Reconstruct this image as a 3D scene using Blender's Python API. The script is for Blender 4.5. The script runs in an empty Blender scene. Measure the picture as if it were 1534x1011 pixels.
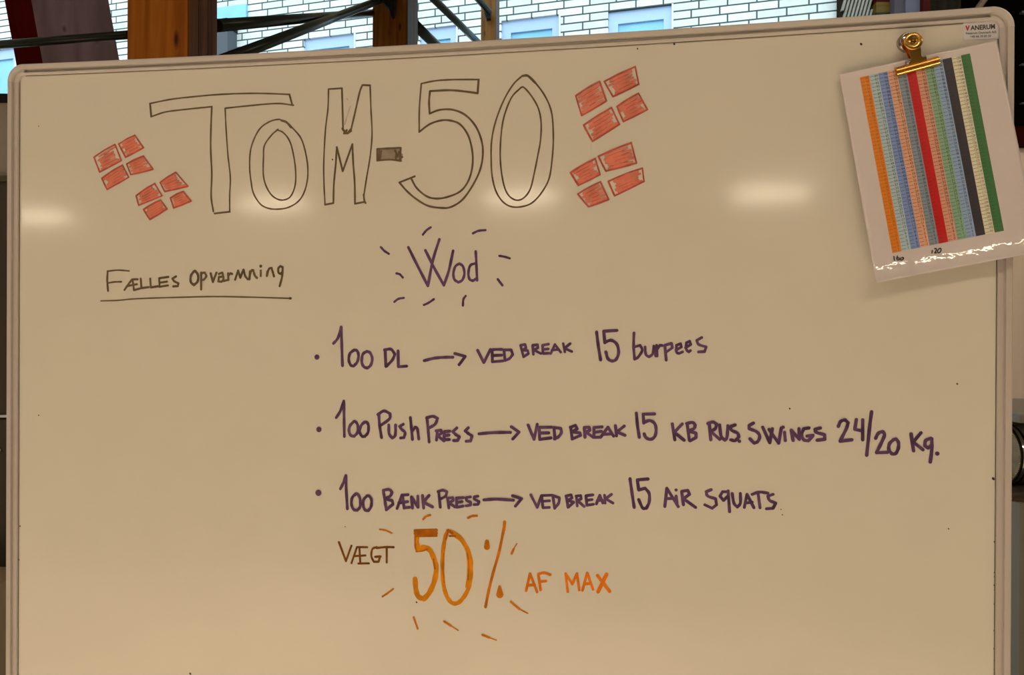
import bpy, bmesh, math, random
import numpy as np
from mathutils import Vector, Matrix

random.seed(7)
scn = bpy.context.scene
COL = scn.collection
W, H, F = 1534.0, 1011.0, 1108.0
EYE = np.array([0.0, 0.0, 1.45])
PITCH, ROLL = math.radians(-0.1246), math.radians(0.2589)

# ------------------------------------------------------------------ camera
cd = bpy.data.cameras.new('camera')
cam = bpy.data.objects.new('camera', cd)
COL.objects.link(cam)
cd.sensor_fit = 'HORIZONTAL'
cd.sensor_width = 36.0
cd.lens = F / W * 36.0
cd.clip_start = 0.05
cd.clip_end = 200
CM = Matrix.Rotation(math.pi / 2 + PITCH, 3, 'X') @ Matrix.Rotation(ROLL, 3, 'Z')
cam.matrix_world = Matrix.Translation(Vector(EYE)) @ CM.to_4x4()
scn.camera = cam
CMN = np.array(CM)

# ------------------------------------------------------------------ world, exposure
SKY_STRENGTH = 3.05
wd = bpy.data.worlds.new('daylight')
scn.world = wd
wd.use_nodes = True
bg = wd.node_tree.nodes['Background']
bg.inputs[0].default_value = (0.80, 0.96, 1.0, 1)
bg.inputs[1].default_value = SKY_STRENGTH
vs = scn.view_settings
vs.view_transform = 'Standard'
vs.look = 'None'
vs.exposure = 0.0
vs.gamma = 1.0
vs.use_curve_mapping = False
scn.cycles.use_denoising = True
scn.cycles.max_bounces = 8
scn.cycles.sample_clamp_indirect = 6.0

WARM = (1.0, 0.805, 0.575)
TUBE_STRENGTH = 44.0            # far fluorescent tubes, mirrored in the board
NEAR_WATTS = 20.5              # each near ceiling fitting
DOWN_WATTS = 785.0             # added spots whose floor bounce brightens the lower board

# ------------------------------------------------------------------ geometry helpers
def ray(u, v):
    return CMN @ np.array([(u - W / 2) / F, -(v - H / 2) / F, -1.0])

def at(u, v, z):
    """world point seen at (u, v) at distance z along the view axis"""
    return Vector(EYE + ray(u, v) * z)

class MB:
    def __init__(self):
        self.v, self.f, self.m, self.mi = [], [], [], 0
    def add(self, vs_, fs):
        o = len(self.v)
        self.v += [tuple(p) for p in vs_]
        for f in fs:
            self.f.append([i + o for i in f])
            self.m.append(self.mi)
    def box(self, a, b):
        (x0, y0, z0), (x1, y1, z1) = a, b
        self.add([(x0, y0, z0), (x1, y0, z0), (x1, y1, z0), (x0, y1, z0),
                  (x0, y0, z1), (x1, y0, z1), (x1, y1, z1), (x0, y1, z1)],
                 [(3, 2, 1, 0), (4, 5, 6, 7), (0, 1, 5, 4), (1, 2, 6, 5), (2, 3, 7, 6), (3, 0, 4, 7)])
    def prism(self, base, top):
        n = len(base)
        self.add(list(base) + list(top),
                 [tuple(range(n))[::-1], tuple(range(n, 2 * n))] +
                 [(i, (i + 1) % n, n + (i + 1) % n, n + i) for i in range(n)])
    def tube(self, a, b, r, n=20, r2=None):
        a, b = Vector(a), Vector(b)
        d = (b - a).normalized()
        x = d.orthogonal().normalized()
        y = d.cross(x)
        r2 = r if r2 is None else r2
        ring = lambda c, rr: [c + (x * math.cos(t) + y * math.sin(t)) * rr
                              for t in [2 * math.pi * k / n for k in range(n)]]
        self.prism(ring(a, r), ring(b, r2))
    def lathe(self, prof, org, axis, n=32):
        """prof: (radius, distance along axis)"""
        axis = Vector(axis).normalized()
        x = axis.orthogonal().normalized()
        y = axis.cross(x)
        org = Vector(org)
        vv = []
        for (r, h) in prof:
            for k in range(n):
                t = 2 * math.pi * k / n
                vv.append(org + axis * h + (x * math.cos(t) + y * math.sin(t)) * max(r, 1e-6))
        ff = []
        for i in range(len(prof) - 1):
            for k in range(n):
                ff.append((i * n + k, i * n + (k + 1) % n, (i + 1) * n + (k + 1) % n, (i + 1) * n + k))
        self.add(vv, ff)
    def build(self, name, mats, parent=None, smooth=False, bevel=0.0, recalc=True):
        me = bpy.data.meshes.new(name)
        me.from_pydata(self.v, [], self.f)
        for m in (mats if isinstance(mats, (list, tuple)) else [mats]):
            me.materials.append(m)
        me.polygons.foreach_set('material_index', self.m)
        if recalc:
            bm = bmesh.new(); bm.from_mesh(me)
            bmesh.ops.recalc_face_normals(bm, faces=bm.faces)
            bm.to_mesh(me); bm.free()
        if smooth:
            me.polygons.foreach_set('use_smooth', [True] * len(me.polygons))
        me.update()
        o = bpy.data.objects.new(name, me)
        COL.objects.link(o)
        if parent:
            o.parent = parent
        if bevel:
            md = o.modifiers.new('bevel', 'BEVEL')
            md.width = bevel; md.segments = 2; md.limit_method = 'ANGLE'
        return o

def empty(name, loc=(0, 0, 0), rot=(0, 0, 0), parent=None):
    o = bpy.data.objects.new(name, None)
    o.empty_display_size = 0.1
    o.location = loc; o.rotation_euler = rot
    COL.objects.link(o)
    if parent:
        o.parent = parent
    return o

def tag(o, label=None, cat=None, group=None, kind=None):
    if label: o['label'] = label
    if cat: o['category'] = cat
    if group: o['group'] = group
    if kind: o['kind'] = kind
    return o

# ------------------------------------------------------------------ materials
def srgb(r, g, b):
    f = lambda c: (c / 12.92 if c <= 0.04045 else ((c + 0.055) / 1.055) ** 2.4)
    return tuple(f(c / 255.0) for c in (r, g, b))

def mat(name, col, rough=0.5, metal=0.0, coat=0.0, coat_rough=0.05, var=0.0, scale=(20, 20, 20),
        emit=None, strength=0.0, bump=0.0, spec=0.5, detail=3.0):
    m = bpy.data.materials.new(name)
    m.use_nodes = True
    nt = m.node_tree
    p = nt.nodes['Principled BSDF']
    p.inputs['Base Color'].default_value = (*col, 1)
    p.inputs['Roughness'].default_value = rough
    p.inputs['Metallic'].default_value = metal
    p.inputs['Coat Weight'].default_value = coat
    p.inputs['Coat Roughness'].default_value = coat_rough
    p.inputs['Coat IOR'].default_value = 1.65
    p.inputs['Specular IOR Level'].default_value = spec
    if emit:
        p.inputs['Emission Color'].default_value = (*emit, 1)
        p.inputs['Emission Strength'].default_value = strength
    if var or bump:
        tc = nt.nodes.new('ShaderNodeTexCoord')
        mp = nt.nodes.new('ShaderNodeMapping')
        mp.inputs['Scale'].default_value = scale
        nz = nt.nodes.new('ShaderNodeTexNoise')
        nz.inputs['Scale'].default_value = 1.0
        nz.inputs['Detail'].default_value = detail
        nt.links.new(tc.outputs['Object'], mp.inputs[0])
        nt.links.new(mp.outputs[0], nz.inputs['Vector'])
        if var:
            rp = nt.nodes.new('ShaderNodeValToRGB')
            rp.color_ramp.elements[0].position = 0.3
            rp.color_ramp.elements[1].position = 0.7
            rp.color_ramp.elements[0].color = (*[c * (1 - var) for c in col], 1)
            rp.color_ramp.elements[1].color = (*[min(1, c * (1 + var)) for c in col], 1)
            nt.links.new(nz.outputs[0], rp.inputs[0])
            nt.links.new(rp.outputs[0], p.inputs['Base Color'])
        if bump:
            bp = nt.nodes.new('ShaderNodeBump')
            bp.inputs['Strength'].default_value = bump
            bp.inputs['Distance'].default_value = 0.002
            nt.links.new(nz.outputs[0], bp.inputs['Height'])
            nt.links.new(bp.outputs[0], p.inputs['Normal'])
            if coat:
                nt.links.new(bp.outputs[0], p.inputs['Coat Normal'])
    return m

def wood(name, c1, c2, c3, along='Z', rough=0.45, knots=True, grain=1.0, kscale=(14, 14, 5)):
    """vertical grain with darker streaks and the odd knot"""
    m = bpy.data.materials.new(name)
    m.use_nodes = True
    nt = m.node_tree
    L = nt.links.new
    p = nt.nodes['Principled BSDF']
    p.inputs['Roughness'].default_value = rough
    p.inputs['Specular IOR Level'].default_value = 0.12
    tc = nt.nodes.new('ShaderNodeTexCoord')
    mp = nt.nodes.new('ShaderNodeMapping')
    s = {'Z': (26, 26, 1.6), 'X': (1.6, 26, 26)}[along]
    mp.inputs['Scale'].default_value = tuple(q * grain for q in s)
    L(tc.outputs['Object'], mp.inputs[0])
    nz = nt.nodes.new('ShaderNodeTexNoise')
    nz.inputs['Scale'].default_value = 1.0
    nz.inputs['Detail'].default_value = 5
    nz.inputs['Distortion'].default_value = 0.6
    L(mp.outputs[0], nz.inputs['Vector'])
    rp = nt.nodes.new('ShaderNodeValToRGB')
    e = rp.color_ramp.elements
    e[0].position, e[0].color = 0.36, (*c2, 1)
    e[1].position, e[1].color = 0.64, (*c1, 1)
    L(nz.outputs[0], rp.inputs[0])
    out = rp.outputs[0]
    if knots:
        m2 = nt.nodes.new('ShaderNodeMapping')
        m2.inputs['Scale'].default_value = kscale if along == 'Z' else (5, 14, 14)
        L(tc.outputs['Object'], m2.inputs[0])
        vo = nt.nodes.new('ShaderNodeTexVoronoi')
        vo.inputs['Scale'].default_value = 1.0
        L(m2.outputs[0], vo.inputs['Vector'])
        r2 = nt.nodes.new('ShaderNodeValToRGB')
        r2.color_ramp.elements[0].position = 0.05
        r2.color_ramp.elements[0].color = (1, 1, 1, 1)
        r2.color_ramp.elements[1].position = 0.17
        r2.color_ramp.elements[1].color = (0, 0, 0, 1)
        L(vo.outputs['Distance'], r2.inputs[0])
        mx = nt.nodes.new('ShaderNodeMix')
        mx.data_type = 'RGBA'
        L(r2.outputs[0], mx.inputs[0])
        L(out, mx.inputs[6])
        mx.inputs[7].default_value = (*c3, 1)
        out = mx.outputs[2]
    L(out, p.inputs['Base Color'])
    return m

def brick_material():
    m = bpy.data.materials.new('pale_brick')
    m.use_nodes = True
    nt = m.node_tree
    L = nt.links.new
    p = nt.nodes['Principled BSDF']
    p.inputs['Roughness'].default_value = 0.85
    tc = nt.nodes.new('ShaderNodeTexCoord')
    sx = nt.nodes.new('ShaderNodeSeparateXYZ')
    cx = nt.nodes.new('ShaderNodeCombineXYZ')
    L(tc.outputs['Object'], sx.inputs[0])
    L(sx.outputs['X'], cx.inputs['X'])
    L(sx.outputs['Z'], cx.inputs['Y'])
    bt = nt.nodes.new('ShaderNodeTexBrick')
    bt.offset = 0.27
    bt.offset_frequency = 2
    bt.inputs['Scale'].default_value = 1.0
    bt.inputs['Brick Width'].default_value = 0.25
    bt.inputs['Row Height'].default_value = 0.075
    bt.inputs['Mortar Size'].default_value = 0.0074
    bt.inputs['Mortar Smooth'].default_value = 0.15
    bt.inputs['Bias'].default_value = 0.0
    bt.inputs['Color1'].default_value = (0.78, 0.83, 0.83, 1)
    bt.inputs['Color2'].default_value = (0.62, 0.68, 0.68, 1)
    bt.inputs['Mortar'].default_value = (0.05, 0.08, 0.095, 1)
    L(cx.outputs[0], bt.inputs['Vector'])
    nz = nt.nodes.new('ShaderNodeTexNoise')
    nz.inputs['Scale'].default_value = 14
    nz.inputs['Detail'].default_value = 5
    L(tc.outputs['Object'], nz.inputs['Vector'])
    mx = nt.nodes.new('ShaderNodeMix')
    mx.data_type = 'RGBA'; mx.blend_type = 'MULTIPLY'
    mx.inputs[0].default_value = 0.25
    L(bt.outputs[0], mx.inputs[6]); L(nz.outputs[0], mx.inputs[7])
    L(mx.outputs[2], p.inputs['Base Color'])
    bp = nt.nodes.new('ShaderNodeBump')
    bp.invert = True
    bp.inputs['Strength'].default_value = 0.5
    bp.inputs['Distance'].default_value = 0.006
    L(bt.outputs['Fac'], bp.inputs['Height'])
    L(bp.outputs[0], p.inputs['Normal'])
    return m

M = {}
M['board'] = mat('whiteboard_enamel', (0.78, 0.77, 0.73), rough=0.10, var=0.012, scale=(9, 9, 9), spec=0.5)
M['rail'] = mat('frame_aluminium', (0.58, 0.545, 0.55), rough=0.42, var=0.03, scale=(40, 40, 3))
M['rail_top'] = mat('frame_aluminium_top', (0.64, 0.61, 0.62), rough=0.42, var=0.03, scale=(3, 40, 40))
M['cap'] = mat('corner_plastic', (0.64, 0.62, 0.62), rough=0.4)
M['gasket'] = mat('dark_gasket', (0.13, 0.12, 0.12), rough=0.8)
def ink(name, c, var=0.25, rough=0.4):
    return mat(name, c, rough=rough, var=var, scale=(55, 55, 55), detail=2, spec=0.15)
M['ink_black'] = ink('black_brown_ink', (0.155, 0.115, 0.075))
M['ink_grey'] = ink('grey_ink_fill', (0.30, 0.27, 0.22))
M['ink_faint'] = ink('faint_grey_ink', (0.50, 0.46, 0.38))
M['ink_purple'] = ink('purple_ink', (0.125, 0.064, 0.175), 0.4)
M['ink_red'] = ink('red_ink', (0.55, 0.11, 0.085))
M['ink_red_fill'] = ink('red_ink_hatching', (0.78, 0.245, 0.18), 0.15)
M['ink_orange'] = ink('orange_ink', (0.74, 0.275, 0.004), 0.22)
M['ink_rust'] = ink('dark_orange_ink', (0.46, 0.135, 0.003), 0.3)
M['ink_dash'] = ink('orange_dash_ink', (0.56, 0.18, 0.004), 0.3)
M['ink_redorange'] = ink('red_orange_ink', (0.85, 0.22, 0.008), 0.2)
M['ink_brown'] = ink('brown_orange_ink', (0.20, 0.075, 0.010), 0.35)
M['speck'] = mat('dark_speck', (0.05, 0.04, 0.03), rough=0.7)
M['sticker'] = mat('sticker_paper', (0.74, 0.76, 0.86), rough=0.35)
M['print_dark'] = mat('print_dark_grey', (0.06, 0.06, 0.07), rough=0.5)
M['print_red'] = mat('print_red', (0.50, 0.03, 0.04), rough=0.5)
M['brass'] = mat('brass', (0.74, 0.44, 0.12), rough=0.2, metal=1.0)
M['chrome_bright'] = mat('polished_chrome', (0.75, 0.74, 0.72), rough=0.12, metal=1.0)
M['brass_dark'] = mat('tarnished_brass', (0.20, 0.10, 0.03), rough=0.25, metal=1.0)
M['chrome'] = mat('chrome', (0.42, 0.38, 0.38), rough=0.10, metal=1.0)
M['page'] = mat('laminated_white_paper', (0.80, 0.745, 0.82), rough=0.4, coat=1.0, coat_rough=0.03,
                bump=0.17, scale=(130, 130, 130), detail=1.5)
M['green'] = mat('green_painted_steel', (0.004, 0.008, 0.005), rough=0.28, spec=0.3)
M['black_steel'] = mat('black_steel', (0.005, 0.005, 0.006), rough=0.5, spec=0.15)
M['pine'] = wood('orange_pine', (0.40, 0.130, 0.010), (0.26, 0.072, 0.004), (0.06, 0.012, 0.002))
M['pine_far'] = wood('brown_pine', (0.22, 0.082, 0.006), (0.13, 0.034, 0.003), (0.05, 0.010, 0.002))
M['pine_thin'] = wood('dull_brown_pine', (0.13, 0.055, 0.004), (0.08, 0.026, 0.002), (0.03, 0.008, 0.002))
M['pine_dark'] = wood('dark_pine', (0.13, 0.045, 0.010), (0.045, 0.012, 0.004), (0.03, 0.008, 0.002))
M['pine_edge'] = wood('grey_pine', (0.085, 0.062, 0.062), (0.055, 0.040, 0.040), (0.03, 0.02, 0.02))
M['mauve_wood'] = wood('mauve_stained_wood', (0.210, 0.160, 0.215), (0.150, 0.112, 0.150), (0.05, 0.03, 0.04), grain=0.6, kscale=(17, 17, 9))
M['red_wood'] = mat('shaded_red_wood', (0.065, 0.004, 0.002), rough=0.8, spec=0.0, var=0.15, scale=(20, 20, 2))
M['brick'] = brick_material()
M['blue_frame'] = mat('pale_blue_paint', (0.36, 0.52, 0.84), rough=0.5)
M['blue_pane'] = mat('sky_blue_panel', (0.20, 0.52, 0.80), rough=0.3, var=0.08, scale=(6, 6, 6))
M['white_edge'] = mat('white_edge_paint', (0.62, 0.70, 0.80), rough=0.5)
M['grey_box'] = mat('grey_metal', (0.085, 0.10, 0.125), rough=0.6, spec=0.1)
M['floor'] = wood('worn_wood_floor', (0.58, 0.51, 0.42), (0.48, 0.42, 0.34), (0.3, 0.2, 0.1), along='X', knots=False)
M['ceiling'] = mat('ceiling_board', (0.62, 0.58, 0.50), rough=0.9)
M['wall'] = mat('beige_wall', (0.78, 0.70, 0.63), rough=0.9, var=0.03, scale=(2, 2, 2))
M['wall_warm'] = mat('warm_wall', (0.55, 0.47, 0.36), rough=0.9, var=0.03, scale=(2, 2, 2))
M['black'] = mat('black_lacquer', (0.0025, 0.0025, 0.0025), rough=0.9, spec=0.0)
M['maroon'] = mat('maroon_paint', (0.030, 0.005, 0.004), rough=0.8, spec=0.0)
M['dark_brown'] = mat('dark_brown_laminate', (0.045, 0.032, 0.022), rough=0.55, var=0.2, scale=(10, 10, 1))
M['brown'] = mat('brown_laminate', (0.20, 0.145, 0.105), rough=0.6, var=0.1, scale=(10, 10, 1))
M['beige'] = mat('beige_carton', (0.30, 0.27, 0.24), rough=0.8, var=0.05, scale=(12, 12, 12))
M['olive'] = mat('olive_dark_lid', (0.075, 0.065, 0.035), rough=0.6)
M['steel'] = mat('grey_green_steel', (0.20, 0.185, 0.16), rough=0.5)
M['gold'] = mat('gold_stud', (0.80, 0.58, 0.15), rough=0.25, metal=1.0)
M['drumhead'] = mat('dark_bronze_face', (0.26, 0.20, 0.12), rough=0.5, metal=0.2, var=0.2, scale=(40, 40, 40))
M['orange_band'] = mat('orange_band', (0.50, 0.18, 0.05), rough=0.4)
M['slat'] = mat('pale_slat', (0.20, 0.19, 0.165), rough=0.8, spec=0.1, var=0.12, scale=(15, 15, 15))
M['slat_gap'] = mat('dark_slat_backing', (0.018, 0.014, 0.010), rough=0.9, spec=0.0)
M['lilac'] = mat('lilac_grey_paint', (0.070, 0.065, 0.085), rough=0.8, spec=0.1)
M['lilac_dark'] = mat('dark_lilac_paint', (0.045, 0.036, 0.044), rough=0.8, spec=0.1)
M['ochre'] = wood('ochre_beam_wood', (0.085, 0.048, 0.003), (0.055, 0.030, 0.002), (0.04, 0.02, 0.004), along='X', knots=False)
M['dark_green'] = mat('dark_olive_curtain', (0.035, 0.032, 0.024), rough=1.0, spec=0.0, var=0.3, scale=(30, 30, 2))
M['card'] = mat('brown_cardboard', (0.30, 0.21, 0.13), rough=0.8)
M['housing'] = mat('lamp_housing', (0.6, 0.6, 0.58), rough=0.5)
M['tube'] = mat('fluorescent_tube', (0.9, 0.9, 0.85), rough=0.5, emit=(1.0, 0.82, 0.60), strength=TUBE_STRENGTH)
M['diffuser'] = mat('lamp_diffuser', (0.9, 0.9, 0.85), rough=0.5, emit=WARM, strength=2.0)

# ------------------------------------------------------------------ the room
def struct(o):
    o['kind'] = 'structure'
    return o
RX0, RX1, RY0, ROOF_Y, CEIL = -15.0, 7.0, -13.0, 4.66, 3.6
b = MB(); b.box((RX0, RY0, -0.1), (RX1, 10.5, 0.0)); struct(b.build('floor', M['floor']))
b = MB(); b.box((RX0, RY0, CEIL), (RX1, ROOF_Y, CEIL + 0.25)); struct(b.build('ceiling', M['ceiling']))
b = MB(); b.box((RX0, RY0 - 0.2, 0), (RX1, RY0, CEIL)); struct(b.build('wall_rear', M['wall_warm']))
b = MB(); b.box((RX0 - 0.2, RY0, 0), (RX0, 10.5, 7.0)); struct(b.build('wall_left', M['wall_warm']))
b = MB(); b.box((RX1, RY0, 0), (RX1 + 0.2, 10.5, 7.0)); struct(b.build('wall_right', M['wall_warm']))

# pale brick wall of the daylit court behind, running away to the left
WTH = math.radians(16)
WZ0 = 7.2
wx = np.array([math.cos(WTH), -math.sin(WTH), 0.0])
wy = np.array([math.sin(WTH), math.cos(WTH), 0.0])
worg = np.array([0.0, WZ0, 0.0])
def on_wall(u, v):
    d = ray(u, v)
    t = ((worg - EYE) @ wy) / (d @ wy)
    p = EYE + d * t
    return float((p - worg) @ wx), float(p[2])
wall_root_rot = (0, 0, -WTH)
# openings (left, top, right in the picture); sills sit lower, out of view
WIN = [((455, 57), (533, 50)), ((629, 43), (686, 37)), ((751, 30), (840, 22)), ((911, 16), (1009, 7)),
       ((-60, 80), (25, 72))]
wins = []
for (a_, b_) in WIN:
    x0, z0 = on_wall(*a_); x1, z1 = on_wall(*b_)
    wins.append((x0, x1, (z0 + z1) / 2))
wall_l, wall_r = -9.5, on_wall(1263, 10)[0]
def wall_with_openings(openings, x0, x1, z0, z1, th):
    xs = sorted({x0, x1} | {o[0] for o in openings} | {o[1] for o in openings})
    zs = sorted({z0, z1} | {o[2] for o in openings} | {o[3] for o in openings})
    bm_ = MB()
    hole = lambda i, j: any(o[0] - 1e-6 <= (xs[i] + xs[i + 1]) / 2 <= o[1] + 1e-6 and
                            o[2] - 1e-6 <= (zs[j] + zs[j + 1]) / 2 <= o[3] + 1e-6 for o in openings)
    for i in range(len(xs) - 1):
        for j in range(len(zs) - 1):
            if not hole(i, j):
                bm_.box((xs[i], 0, zs[j]), (xs[i + 1], th, zs[j + 1]))
    return bm_
ops_ = [(x0, x1, zt - 1.1, zt) for (x0, x1, zt) in wins]
ww = wall_with_openings(ops_, wall_l, wall_r, 0, 6.5, 0.25).build('wall_back', M['brick'], recalc=False)
ww.location = worg; ww.rotation_euler = wall_root_rot; struct(ww)
WLAB = []
for i, (x0, x1, zt) in enumerate(wins):
    w = empty('window_%d' % (i + 1), worg + wx * (x0 + x1) / 2 + np.array([0, 0, zt - 1.1]), wall_root_rot)
    struct(w)
    hw_, hh = (x1 - x0) / 2, 1.1
    fr = MB(); t = 0.115
    for (a_, b_) in (((-hw_, 0.03, hh - t), (hw_, 0.10, hh)), ((-hw_, 0.03, 0), (hw_, 0.10, t)),
                     ((-hw_, 0.03, t), (-hw_ + 0.09, 0.10, hh - t)), ((hw_ - 0.09, 0.03, t), (hw_, 0.10, hh - t))):
        fr.box(a_, b_)
    fr.build('window_frame', M['blue_frame'], w)
    q = MB(); q.box((-hw_ + 0.09, 0.055, t), (hw_ - 0.09, 0.08, hh - t)); q.build('window_pane', M['blue_pane'], w)
    q = MB(); q.box((hw_ - 0.016, -0.012, 0), (hw_, 0.03, hh)); q.build('edge_strip', M['white_edge'], w)

# small blue board and grey cabinet fixed to the brick wall beside the front post
def on_wall_box(name, u0, v0, u1, v1, depth, m, y0=0.0, parent=None):
    x0, zt = on_wall(u0, v0); x1, _ = on_wall(u1, v0); _, zb = on_wall((u0 + u1) / 2, v1)
    q = MB(); q.box((x0, -depth - y0, zb), (x1, -y0, zt))
    o = q.build(name, m, parent)
    o.location = worg; o.rotation_euler = wall_root_rot
    return o
o = on_wall_box('wall_board', 300, 17, 371, 32.5, 0.03, M['blue_pane'])
tag(o, 'plain sky blue board high on the brick wall beside the orange timber post', 'board')
r_ = empty('meter_cabinet', worg, wall_root_rot)
x0, zt = on_wall(300, 57); x1, _ = on_wall(355, 57); _, zb = on_wall(330, 110)
q = MB(); q.box((x0, -0.16, zb), (x1, 0, zt)); q.build('body', M['grey_box'], r_)
x0, zt2 = on_wall(300, 44)
q = MB(); q.box((x0, -0.18, zt), (x1 + 0.01, 0, zt2)); q.build('hood', M['black_steel'], r_)
tag(r_, 'grey wall cabinet with a black hood, half hidden behind the orange timber post', 'cabinet')

# ------------------------------------------------------------------ timber posts and green steel bracing
PTH = math.radians(16)
pex, pey = Vector((math.cos(PTH), -math.sin(PTH), 0)), Vector((math.sin(PTH), math.cos(PTH), 0))
def timber_post(corner, w, dd, top, label, side_mat, front=None):
    """corner: the near right arris on plan"""
    r = empty('timber_post', (corner[0], corner[1], 0), (0, 0, -PTH))
    q = MB(); q.box((-w, 0, 0), (0, dd, top)); q.build('post', front or M['pine'], r, bevel=0.004)
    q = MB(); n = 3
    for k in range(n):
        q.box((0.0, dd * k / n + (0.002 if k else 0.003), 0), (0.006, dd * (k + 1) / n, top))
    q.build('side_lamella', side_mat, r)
    tag(r, label, 'post', 'timber posts behind the board')
    return r
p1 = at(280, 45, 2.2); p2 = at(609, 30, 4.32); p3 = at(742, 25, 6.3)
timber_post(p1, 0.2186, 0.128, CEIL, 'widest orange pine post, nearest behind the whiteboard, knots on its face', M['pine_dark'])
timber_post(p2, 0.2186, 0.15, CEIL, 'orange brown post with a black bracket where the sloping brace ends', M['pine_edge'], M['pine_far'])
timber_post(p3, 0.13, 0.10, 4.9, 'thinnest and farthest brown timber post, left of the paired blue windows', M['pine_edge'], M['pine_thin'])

# leaning timber leg at the far left
r_ = empty('leaning_timber', at(260, 1000, 2.85) * 1.0)
r_.location.z = 0
def lean(u0, z, dz0, dz1):
    """point on the leaning edge that passes (u0, 45), at height z"""
    P = at(u0, 45, z)
    k = 0.192                                     # sideways shift per unit of drop
    return lambda hh: Vector((P.x + (P.z - hh) * k * 0.97, P.y, hh))
eB, eR, eL = lean(55, 2.8, 0, 0), lean(170.5, 2.95, 0, 0), lean(17.5, 3.1, 0, 0)
eK = lambda hh: eR(hh) + (eL(hh) - eB(hh))
loc = Vector(r_.location)
sub = lambda f, hh: tuple(f(hh) - loc)
q = MB(); q.prism([sub(e, 0) for e in (eB, eR, eK, eL)], [sub(e, CEIL - 0.01) for e in (eB, eR, eK, eL)])
o = q.build('post', M['mauve_wood'], r_)
out = Vector((-0.7, -0.72, 0)) * 0.006
q = MB(); q.prism([sub(e, 0) for e in (eB, eL)] + [tuple(Vector(sub(e, 0)) + out) for e in (eL, eB)],
                  [sub(e, CEIL - 0.01) for e in (eB, eL)] + [tuple(Vector(sub(e, CEIL - 0.01)) + out) for e in (eL, eB)])
q.build('shaded_side', M['red_wood'], r_)  # thin skin on the left side; its dark red includes that side's shade
tag(r_, 'leaning dark mauve timber with a shade-darkened red side at the far left', 'timber')

def steel_tube(a, b_, r, label, name='steel_tube', bracket=None):
    a, b_ = Vector(a), Vector(b_)
    q = MB(); q.tube(a, b_, r)
    o = q.build(name, M['green'], smooth=False)
    for pl in o.data.polygons:
        pl.use_smooth = len(pl.vertices) == 4
    tag(o, label, 'steel tube', 'green steel bracing between the posts')
    return o
steel_tube(at(-60, 71.5, 2.38), at(193, 52, 2.27), 0.0128, 'level dark green tube crossing the leaning timber at the left')
steel_tube(at(325, 38.3, 2.345), at(556, 19.3, 4.36), 0.0200, 'level dark green tube between the two orange brown posts, behind the sloping brace')
br = empty('brace', at(575, -3, 4.27))
q = MB(); q.tube(at(332, 91, 2.37) - br.location, at(571, -0.5, 4.25) - br.location, 0.0195)
o = q.build('tube', M['green'], br)
for pl in o.data.polygons: pl.use_smooth = len(pl.vertices) == 4
q = MB()
pa = [at(u, v, 4.262) - br.location for (u, v) in ((568, -14), (593, -14), (592, 6), (590, 22), (586, 24), (583, 12), (574, 3))]
q.prism(pa, [p + Vector((0, 0.045, 0)) for p in pa]); q.build('bracket', M['black_steel'], br)
tag(br, 'thick dark green brace sloping up to the bracketed post', 'steel tube', 'green steel bracing between the posts')
steel_tube(at(634, -17, 4.82), at(742, 89, 6.25), 0.026, 'dark green tube sloping down right, crossing the brick wall between two posts')
steel_tube(at(622, 37.5, 4.50), at(676, 90, 5.0), 0.032, 'short dark green tube emerging low from behind the bracketed post')
br = empty('brace', at(736, 22, 6.28))
q = MB(); q.tube(at(680, -42, 5.8) - br.location, at(733.5, 18.5, 6.20) - br.location, 0.026)
o = q.build('tube', M['green'], br)
for pl in o.data.polygons: pl.use_smooth = len(pl.vertices) == 4
q = MB()
pa = [at(u, v, 6.23) - br.location for (u, v) in ((726, 8), (735, 14), (735, 27), (729, 28), (725, 18))]
q.prism(pa, [p + Vector((0, 0.05, 0)) for p in pa]); q.build('bracket', M['black_steel'], br)
tag(br, 'dark green brace ending in a bracket on the thinnest post', 'steel tube', 'green steel bracing between the posts')

# ------------------------------------------------------------------ right-hand background
def column(name, u0, u1, z, dep, top, m, label, cat):
    a_, c_ = at(u0, 15, z), at(u1, 15, z)
    q = MB(); q.box((0, 0, 0), (c_.x - a_.x, dep, top))
    o = q.build(name, m)
    o.location = (a_.x, a_.y, 0)
    tag(o, label, cat)
    return o
a_, c_ = at(1261, 15, 6.25), at(1308, 15, 6.25)
r_ = empty('slatted_screen', (a_.x, a_.y, 0))
wS = c_.x - a_.x
q = MB(); q.box((0, 0.03, 0), (wS, 0.10, 5.0)); q.build('backing', M['slat_gap'], r_)
q = MB(); tanl = 0.27; pitch_ = wS / 8.6
z_lo, z_hi = 3.3, 5.0
k = -12
while k < 22:
    x_ = k * pitch_
    # a slanted slat, clipped to the screen's width
    pts = []
    N = 160
    seg = []
    for s in range(N + 1):
        zz = z_lo + (z_hi - z_lo) * s / N
        xx = x_ + (zz - z_lo) * tanl
        if 0 <= xx and xx + pitch_ * 0.5 <= wS:
            seg.append((xx, zz))
    if len(seg) > 1:
        (xa, za), (xb, zb) = seg[0], seg[-1]
        wd_ = pitch_ * 0.55
        q.prism([(xa, 0.03, za), (xa + wd_, 0.03, za), (xb + wd_, 0.03, zb), (xb, 0.03, zb)],
                [(xa, 0.0, za), (xa + wd_, 0.0, za), (xb + wd_, 0.0, zb), (xb, 0.0, zb)])
    k += 1
q.build('slats', M['slat'], r_)
tag(r_, 'screen of narrow pale slanting slats standing at the end of the brick wall', 'screen')
a_, c_ = at(1313, 3, 6.2), at(1343, 19, 6.2)
q = MB(); q.box((0, 0, 0), (c_.x - a_.x + 0.03, 0.12, a_.z - c_.z))
r_ = empty('crossbeam', (a_.x, a_.y, c_.z)); q.build('beam', M['ochre'], r_)
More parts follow.
